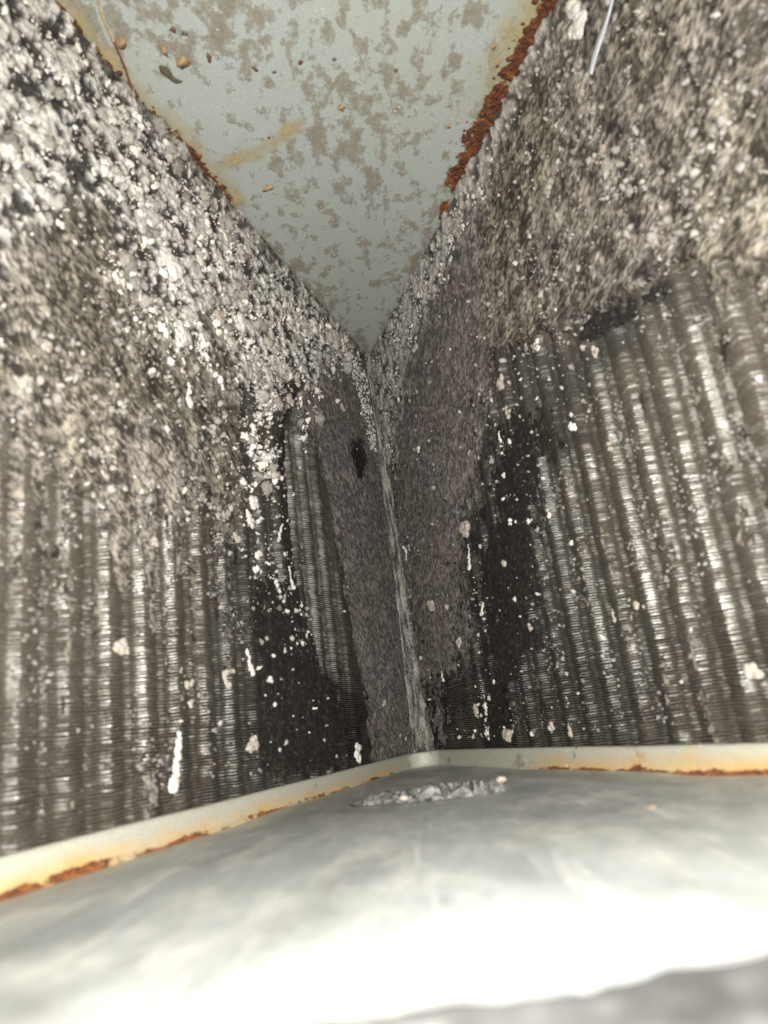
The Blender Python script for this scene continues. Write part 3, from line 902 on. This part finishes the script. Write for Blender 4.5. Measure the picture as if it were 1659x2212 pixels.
W_, B_ = M_clump, M_clump2
CL = [  # side, x, y, width, height, turn, material, pattern, label
    (1, 21, 380, 52, 34, 60, W_, 'blob', 'bright white dust lump at the left photo edge, beside the white crust'),
    (1, 152, 561, 26, 34, 0, W_, 'blob', 'bright round white dust lump low in the upper left crust'),
    (1, 114, 866, 34, 34, 0, B_, 'blob', 'bright cream dust lump on the pale ridge at the far left'),
    (1, 65, 952, 46, 36, -40, B_, 'taper', 'cream wedge-shaped dust lump near the left edge, just below the pale ridge'),
    (1, 470, 985, 24, 66, 0, W_, 'taper', 'white peanut-shaped dust clump standing alone on the left mat'),
    (1, 425, 668, 86, 66, 10, W_, 'blob', 'large white knobbly dust clump inside the left crust'),
    (1, 447, 714, 26, 24, 0, W_, 'blob', 'brightest little ball on the lower rim of the large knobbly clump'),
    (1, 447, 838, 66, 34, 70, W_, 'blob', 'wide white clump ending the middle tongue of the left crust'),
    (1, 544, 790, 38, 46, 0, B_, 'blob', 'smooth rounded dust lump at the left rim of the crust near the far plate tip'),
    (1, 595, 808, 44, 46, 0, W_, 'blob', 'white dust lump in the crust right of the smooth rounded one'),
    (1, 836, 852, 66, 50, 30, B_, 'blob', 'grey wedge-shaped clump at the lower tip of the left crust'),
    (1, 780, 820, 40, 34, 0, W_, 'blob', 'white lump in the crust left of the grey wedge-shaped clump'),
    (1, 743, 952, 26, 38, 0, B_, 'blob', 'dust lump hanging above the top of the black crack'),
    (1, 724, 997, 30, 36, 0, B_, 'blob', 'oval beige dust lump stuck at the top of the black crack'),
    (1, 855, 1018, 17, 22, 0, B_, 'blob', 'small beige crumb on the dark mat between crack and apex strip, lower of two'),
    (1, 851, 954, 14, 16, 0, B_, 'blob', 'tiny beige crumb on the dark mat below the far plate tip, upper of two'),
    (1, 659, 1141, 24, 28, 0, W_, 'blob', 'white crumb in the speckled strip left of the black crack'),
    (1, 633, 1258, 36, 40, 0, W_, 'blob', 'white clump left of the lower crack, top of a broken chain of three'),
    (1, 622, 1297, 30, 44, 25, W_, 'taper', 'white clump in the middle of the broken chain left of the crack'),
    (1, 591, 1340, 24, 40, 10, B_, 'blob', 'beige clump at the lower end of the broken chain left of the crack'),
    (1, 640, 1405, 60, 30, 75, W_, 'pair', 'white twin clump lying across the fins below the broken chain'),
    (1, 700, 1330, 18, 58, -25, W_, 'taper', 'slanting white sliver at the lower end of the black crack'),
    (1, 691, 1457, 20, 20, 0, W_, 'blob', 'small white crumb right below the white twin clump'),
    (1, 726, 1444, 15, 56, 5, W_, 'taper', 'thin upright white sliver on the edge of the bare fins'),
    (1, 302, 1618, 42, 56, -20, B_, 'blob', 'soft cream clump on the bright banded fins at lower left'),
    (1, 565, 1690, 46, 52, -30, B_, 'hook', 'beige hooked clump beside the big black patch'),
    (1, 473, 1709, 30, 26, -50, B_, 'taper', 'small beige clump between the cream clump and the hooked clump'),
    (1, 475, 1761, 18, 28, 0, B_, 'blob', 'small beige crumb straight above the long white clump'),
    (1, 622, 1655, 24, 66, 10, W_, 'taper', 'upright white clump on the left border of the big black patch'),
    (1, 438, 1902, 44, 142, -14, W_, 'taper', 'long white bottle-shaped clump above the left flange'),
    (1, 629, 1862, 36, 50, 0, B_, 'blob', 'oval beige clump on black fins right of the long white clump'),
    (1, 384, 1352, 22, 28, 0, B_, 'blob', 'beige crumb on the fin bands in the middle of the left slab'),
    (1, 891, 1880, 34, 54, 0, W_, 'blob', 'white crumbly clump sitting on the flange left of the apex strip'),
    (1, 958, 1757, 20, 24, 0, B_, 'blob', 'beige crumb on dark fins left of the apex strip foot'),
    (-1, 1041, 868, 24, 22, 0, B_, 'blob', 'grey crumb on the right slab level with the far plate tip'),
    (-1, 1047, 1124, 16, 18, 0, W_, 'blob', 'small white crumb alone on the dark right mat beside the apex strip'),
    (-1, 1254, 957, 34, 46, 20, B_, 'blob', 'beige clump at the top of the black patch on the right slab'),
    (-1, 1271, 1030, 22, 38, 10, B_, 'blob', 'upright beige clump on the left border of the right black patch'),
    (-1, 1250, 1092, 16, 30, 0, W_, 'taper', 'white sliver below the upright beige clump on the right slab'),
    (-1, 1344, 862, 22, 30, 0, W_, 'blob', 'bright white crumb on the right mat above the black patch'),
    (-1, 1490, 879, 20, 42, -5, B_, 'blob', 'square cream crumb in the corner below the torn right mat'),
    (-1, 1473, 838, 32, 20, 60, B_, 'blob', 'cream lump tucked under the torn lower edge of the right mat'),
    (-1, 1433, 1068, 22, 30, 0, W_, 'blob', 'white double crumb in the middle of the right black patch'),
    (-1, 1526, 1116, 20, 26, 0, B_, 'blob', 'cream crumb at the top end of a bright fin band on the right'),
    (-1, 1374, 1287, 16, 24, 0, W_, 'blob', 'white crumb where the right black patch meets the fin bands'),
    (-1, 1260, 1188, 14, 20, 0, W_, 'blob', 'small white crumb high on the left border of the right black patch'),
    (-1, 1260, 1245, 17, 13, 0, W_, 'blob', 'flat white crumb on the left border of the right black patch'),
    (-1, 1276, 1305, 17, 19, 0, W_, 'blob', 'left one of two white crumbs side by side in the right black patch'),
    (-1, 1327, 1302, 15, 17, 0, W_, 'blob', 'right one of two white crumbs side by side in the right black patch'),
    (-1, 1261, 1413, 22, 22, 0, B_, 'blob', 'beige crumb in the deepest black of the right slab'),
    (-1, 1429, 1357, 14, 18, 0, W_, 'blob', 'white crumb on the first fin bands right of the black patch'),
    (-1, 1327, 1568, 16, 22, 0, B_, 'blob', 'beige crumb low in the right black patch'),
    (-1, 1015, 1380, 22, 44, 10, W_, 'hook', 'white hook-shaped clump right beside the apex strip'),
    (-1, 1165, 1322, 42, 48, 0, B_, 'blob', 'beige clump on the right border of the dark central mat'),
    (-1, 1174, 1390, 17, 62, -6, W_, 'taper', 'tall thin white sliver on the right border of the dark central mat'),
    (-1, 1207, 1522, 16, 34, -30, W_, 'taper', 'white sliver where the dark central mat juts to the right'),
    (-1, 1081, 1512, 28, 38, 10, B_, 'blob', 'dull beige clump in the middle of the right central mat'),
    (-1, 1148, 1604, 22, 34, 0, B_, 'blob', 'beige clump on bare fins low on the right central mat'),
    (-1, 1106, 1690, 13, 26, 0, W_, 'taper', 'thin white crumb on fins near the foot of the apex strip'),
    (-1, 1191, 1774, 20, 42, 0, B_, 'blob', 'pale upright clump low on the right slab, left of a white chip'),
    (-1, 1214, 1768, 19, 26, 0, W_, 'blob', 'white chip in black just above the right flange'),
    (-1, 1220, 1838, 20, 30, 10, W_, 'blob', 'white crumb resting just above the right flange'),
    (-1, 1274, 1840, 54, 36, 0, B_, 'blob', 'grey-white block of dust on the right flange'),
    (-1, 1380, 1817, 20, 30, 0, B_, 'blob', 'beige crumb above the right flange, left of a pair'),
    (-1, 1425, 1824, 18, 32, 5, B_, 'taper', 'beige crumb above the right flange, right of a pair'),
    (-1, 1595, 1512, 20, 24, 0, B_, 'blob', 'cream crumb caught on the bright fin bands at right'),
    (-1, 1534, 1538, 16, 32, 0, B_, 'taper', 'beige pointed crumb between two bright fin bands at right'),
    (-1, 1507, 1594, 13, 13, 0, W_, 'blob', 'tiny round white crumb below the pointed one on the right fins'),
    (-1, 1887, 1676, 46, 52, 20, B_, 'blob', 'blurred cream clump at the right photo edge on the fins'),
    (-1, 1505, 378, 26, 34, 10, B_, 'blob', 'cream lump on the upper right mat, largest pale spot there'),
    (-1, 1371, 478, 24, 36, 0, B_, 'blob', 'cream lump on the upper right mat near the rusty plate edge'),
    (-1, 1461, 222, 15, 18, 0, W_, 'blob', 'small white crumb just below the white strand'),
    (-1, 1698, 243, 14, 14, 0, W_, 'blob', 'small white crumb in the middle of the upper right mat'),
]
for i, (sd, x, y, w, h, a, mt, pat, lab) in enumerate(CL):
    tag(clump_mesh('dust_clump', sd, x, y, w, h, a * sd, mt, 900 + i, lift=0.0040 if 'crust' in lab else 0.0014, pattern=pat), lab, 'dust clump', 'single clumps of dust on the fins')

# ================================================================ flakes and chips on the far plate
def flake(name, x, y, w, h, ang, mat, seed, label, curl=0.3, pts=9):
    rg = np.random.default_rng(seed)
    P = hit_y(x / K, y / K, FAR_Y - 0.0009)
    t = np.linalg.norm(P - CAM); m = t / FPX / K
    ph = np.sort(rg.random(pts)) * 6.283
    ph = np.linspace(0, 6.283, pts, endpoint=False) + (rg.random(pts) - .5) * .4
    rr = 0.55 + 0.65 * rg.random(pts)
    a, b2 = w * m / 2 * 0.85, h * m / 2 * 1.1
    ex, ez = rr * np.cos(ph) * a, rr * np.sin(ph) * b2
    ca, sa = math.cos(math.radians(ang)), math.sin(math.radians(ang))
    X2, Z2 = ex * ca - ez * sa, ex * sa + ez * ca
    up = 0.0002 + 0.0016 * rg.random(pts)
    top = np.stack([X2, -up - 0.0002, Z2], -1); bot = np.stack([X2, -up + 0.0001, Z2], -1)
    V = np.concatenate([[(0, -float(up.mean()) - 0.0003, 0)], top, bot, [(0, 0.0004, 0)]])
    F = [(0, 1 + i, 1 + (i + 1) % pts) for i in range(pts)]
    F += [(1 + i, 1 + pts + i, 1 + pts + (i + 1) % pts) for i in range(pts)] + [(1 + i, 1 + pts + (i + 1) % pts, 1 + (i + 1) % pts) for i in range(pts)]
    F += [(2 * pts + 1, 1 + pts + (i + 1) % pts, 1 + pts + i) for i in range(pts)]
    o = np_mesh(name, V, F, mat, None, False); o.location = P
    return tag(o, label, 'flake', 'flakes stuck to the far plate')


FL = [
    (454, 150, 46, 28, 0, M_tan, 'tan curled flake on the far plate, largest of the flakes'),
    (409, 124, 18, 34, 20, M_tan, 'narrow tan flake left of the largest tan flake'),
    (304, 105, 36, 28, -30, M_tan, 'yellowish flake beside the straw on the far plate'),
    (432, 72, 18, 16, 0, M_brown, 'dark brown chip near the top edge above the tan flakes'),
    (460, 82, 20, 9, 10, M_darkflake, 'thin dark chip right of the topmost brown chip'),
    (523, 143, 14, 22, 0, M_brown, 'brown chip right of the largest tan flake'),
    (637, 170, 12, 18, 20, M_brown, 'small reddish brown chip left of the plate middle'),
    (686, 178, 10, 8, 40, M_brown, 'tiny dark chip just right of the small reddish brown chip'),
    (752, 153, 13, 12, 0, M_brown, 'round dark brown dot at the middle of the far plate'),
    (836, 146, 12, 7, -30, M_darkflake, 'tiny dark sliver right of the round brown dot'),
    (990, 173, 13, 8, 0, M_darkflake, 'dark chip at the right of the far plate, left of the rust'),
    (851, 266, 20, 24, 30, M_tan, 'bright orange-tan crumb at the middle of the far plate'),
    (1121, 313, 17, 14, 0, M_tan, 'tan crumb left of the thickest rust'),
    (1234, 112, 15, 15, 0, M_tan, 'round tan dot in the yellow stain by the right rust'),
    (670, 470, 34, 16, 20, M_tan, 'tan splinter on the brown dust patch in the lower plate'),
    (672, 341, 7, 7, 0, M_brown, 'pinhead brown dot below the yellow smear'),
    (240, 124, 20, 15, 20, M_brown, 'rust-brown chip near the left edge of the far plate'),
    (118, 28, 30, 15, 10, M_rust, 'orange rust chip at the upper left corner of the far plate'),
    (158, 76, 18, 34, -35, M_rust, 'red-brown rust chip below the upper left corner chip'),
    (706, 700, 15, 12, 0, M_rust, 'small orange rust chip at the lower left plate edge'),
]
for i, (x, y, w, h, a, mt, lab) in enumerate(FL):
    flake('flake', x, y, w, h, a, mt, 300 + i, lab)
# the dark curled leaf-like flake, bent in the middle
P = [hit_y(x / K, y / K, FAR_Y - 0.001) for x, y in ((398, 165), (412, 176), (424, 192), (440, 202), (456, 203))]


def tube(name, P, rads, mat, parent=None, seg=8, flat=1.0, up=(0, 1, 0)):
    P = np.array(P); Vs = []
    up = np.array(up, float)
    for i, p in enumerate(P):
        t = P[min(i + 1, len(P) - 1)] - P[max(i - 1, 0)]; t /= np.linalg.norm(t)
        a = np.cross(t, up); a /= np.linalg.norm(a); b2 = np.cross(a, t)
        for k in range(seg):
            th_ = 6.28318 * k / seg
            Vs.append(p + rads[i] * (math.cos(th_) * a + math.sin(th_) * b2 * flat))
    V = np.array(Vs); c = P[0].copy()
    F = [(i * seg + k, i * seg + (k + 1) % seg, (i + 1) * seg + (k + 1) % seg, (i + 1) * seg + k) for i in range(len(P) - 1) for k in range(seg)]
    o = np_mesh(name, V - c, F, mat, parent, True); o.location = c
    return o


def smooth_path(P, n=24):
    P = np.array(P, float); t = np.linspace(0, 1, len(P)); q = np.linspace(0, 1, n)
    return np.stack([np.interp(q, t, P[:, i]) for i in range(3)], -1) if len(P) < 3 else np.stack([np.polyval(np.polyfit(t, P[:, i], min(3, len(P) - 1)), q) for i in range(3)], -1)


P = smooth_path(P, 12)
tag(tube('flake', P, [0.0008, 0.0018, 0.0026, 0.003, 0.0028, 0.0022, 0.0018, 0.0018, 0.002, 0.0018, 0.0012, 0.0005], M_darkflake, flat=0.18), 'dark olive curled leaf-like flake below the tan flakes', 'flake', 'flakes stuck to the far plate')

# straw lying against the far plate: pale upper half, reddish lower half
straw = empty('straw', tuple(hit_y(333 / K, 245 / K, FAR_Y - 0.002)))
P = smooth_path([hit_y(x / K, y / K, FAR_Y - 0.004 + dy) for x, y, dy in ((333, 245, 0.002), (318, 190, 0.0), (300, 140, -0.001), (278, 84, -0.002), (256, 42, -0.001), (245, 0, 0.0), (247, -40, 0.001))], 30)
for nm_, seg_, mt_ in (('stalk', P[:14], M_rstraw), ('stalk', P[13:], M_straw)):
    o = tube(nm_, seg_, np.interp(np.linspace(0, 1, len(seg_)), [0, 1], [0.0008, 0.0006]), mt_, None)
    l0 = o.location.copy(); o.parent = straw; o.location = l0 - straw.location
tag(straw, 'thin straw leaning on the left of the far plate, reddish at its lower end', 'straw')

# white strand and the fluff beside it, on the upper right mat
def on(side, x, y, n):
    u, yw, t = hit_slab(side, x / K, y / K, n); return slab(side, u, yw, n)


P = smooth_path([on(-1, x, y, n) for x, y, n in ((1477, 178, 0.004), (1488, 140, 0.006), (1503, 90, 0.008), (1518, 45, 0.009), (1532, 0, 0.009), (1540, -50, 0.008))], 24)
tag(tube('plastic_strand', P, np.linspace(0.0034, 0.0022, 24), M_strand, flat=0.3, up=(0.9, 0, 0.3)), 'bluish white flat strand hanging into the top right corner', 'strand')
tag(clump_mesh('lint_fluff', -1, 1447, 48, 66, 120, 12, M_clump, 77, n=12), 'whitish fluff beside the white strand at the top right', 'lint')

# hairs
HR = [(-1, [(1082, 1662), (1062, 1690), (1032, 1700), (1012, 1718), (1006, 1740)], 'fine curved hair crossing the apex strip above its foot'),
      (-1, [(1020, 1855), (1040, 1866), (1065, 1864), (1078, 1852)], 'tan hair curled at the foot of the apex strip')]
for sd, pp, lab in HR:
    P = smooth_path([on(sd, x, y, 0.004) for x, y in pp], 20)
    tag(tube('hair', P, [0.00016] * 20, M_hair, seg=5), lab, 'hair', 'hairs caught on the coil')

# ================================================================ on the near plate
# torn lump of putty lying on the plate
rg = np.random.default_rng(44)
pc = hit_y(918, 1712, NEAR_Y + 0.003)
pe = hit_y(1085, 1692, NEAR_Y + 0.003); pw = hit_y(762, 1722, NEAR_Y + 0.003)
ax = (pe - pw); Lp = np.linalg.norm(ax); ax /= Lp
az = np.cross(ax, np.array([0, 1.0, 0]))
nA, nB = 90, 40
ta = np.linspace(-1, 1, nA); tb = np.linspace(0, math.pi, nB)
TA, TB = np.meshgrid(ta, tb, indexing='ij')
prof = np.sqrt(np.clip(1 - np.abs(TA) ** 3, 0, 1))
n3 = fbm(TA * 9 + 20, TB * 4, 601, 5, 0.65) - 0.5
wd = 0.016 * prof * (1 + 0.9 * n3); hg = 0.0105 * prof * (0.85 + 1.5 * (fbm(TA * 7 + 3, TB * 3, 611, 5, 0.7) - 0.4)) * (0.7 + 0.3 * TA)
chk = fbm(TA * 16 + 7, TB * 2.2, 621, 2)
hg = 0.55 * hg * (0.35 + 0.95 * (np.floor(chk * 9) / 9 > 0.44)) * 1.15
# a groove runs along its length
hg = hg * (1 - 0.45 * np.exp(-((TB - 1.75 - 0.2 * TA) / 0.16) ** 2))
Pp = pc + (TA * Lp / 2)[..., None] * ax + (np.cos(TB) * wd)[..., None] * az
Pp[..., 1] = NEAR_Y + 0.0003 + np.sin(TB) * hg
putty = np_mesh('putty_lump', Pp.reshape(-1, 3) - pc, grid_faces(nA, nB), M_putty, None, False)
putty.location = pc
tag(putty, 'torn grey strip of putty lying on the near plate below the apex strip', 'putty')
bv, bf = ICO[2]
for i, (x, y, r, lab) in enumerate(((1083, 1684, 0.0022, 'pale crumb at the right end of the torn putty strip'),
                                    (872, 1724, 0.0017, 'pale crumb on the front left of the torn putty strip'))):
    P = hit_y(x, y, NEAR_Y + 0.003)
    v = bv * (1 + 0.35 * (rg.random((len(bv), 1)) - 0.5)) * r * np.array([1.4, 0.9, 1.1])
    o = np_mesh('dust_crumb', v, bf, M_clump2, None, True); o.location = P
    tag(o, lab, 'crumb', 'crumbs on the putty strip')

# crumbs of dust caught in the flange's crease
CR = [(1350, 1909), (1372, 1912), (1401, 1914), (1419, 1915), (1451, 1915), (1476, 1916), (1510, 1914),
      (640, 2012), (670, 2003), (725, 1993), (742, 1990), (757, 1987), (807, 1980), (588, 2030)]
ORD = ['first', 'second', 'third', 'fourth', 'fifth', 'sixth', 'seventh', 'eighth', 'ninth']
for part in ('left', 'right'):
    for i, (x, y) in enumerate(sorted(q for q in CR if (q[0] > 1000) == (part == 'right'))):
        P = hit_y(x / K, y / K, NEAR_Y + 0.002)
        r = (0.0009 + 0.0008 * rg.random()) * np.linalg.norm(P - CAM) / 0.65
        v = bv * (1 + 0.3 * (rg.random((len(bv), 1)) - 0.5)) * r * np.array([0.9, 1.2, 1.0])
        o = np_mesh('dust_crumb', v, bf, M_clump, None, True); o.location = P
        tag(o, '%s white crumb from the left in the rusty crease of the %s flange' % (ORD[i], part), 'crumb', 'crumbs in the %s flange crease' % part)

# small brown chip on the near plate
P = hit_y((1220 + 960 / 2.37) / K, (1800 + 512 / 2.37) / K, NEAR_Y + 0.0008)
v = bv * (1 + 0.4 * (rg.random((len(bv), 1)) - 0.5)) * np.array([0.0026, 0.0006, 0.0028])
o = np_mesh('rust_chip', v, bf, plain('dull brown chip', (0.16, 0.125, 0.095), 0.8), None, False); o.location = P
tag(o, 'blurred brown chip on the right of the pale near plate', 'chip')

# dark strip lying over the foot of the near plate, far out of focus
pa, pb = hit_y(560, 2275, NEAR_Y), hit_y(1800, 2085, NEAR_Y)
ax = pb - pa; Lr = np.linalg.norm(ax); ax /= Lr; az = np.cross(ax, np.array([0, 1.0, 0])); az = az if az[2] < 0 else -az
nA, nB = 90, 16
TA, TB = np.meshgrid(np.linspace(-0.3, 1.35, nA), np.linspace(0, math.pi, nB), indexing='ij')
n3 = fbm(TA * 10, TB * 2, 701, 4) - 0.5
wv = fbm(TA[:, :1] * 7, TA[:, :1] * 0 + 3, 705, 3) - 0.5
wd = 0.013 * (1 + 0.7 * n3)
Pp = pa + (TA * Lr)[..., None] * ax + ((1 - np.cos(TB)) * wd + 0.004 * n3 + 0.011 * wv)[..., None] * az
Pp[..., 1] = NEAR_Y + 0.0003 + np.sin(TB) * 0.005 * (1 + 0.8 * n3)
o = np_mesh('foam_strip', Pp.reshape(-1, 3) - pa, grid_faces(nA, nB), M_rim, None, True); o.location = pa
tag(o, 'dark grimy foam strip blurred across the bottom right corner', 'foam strip')
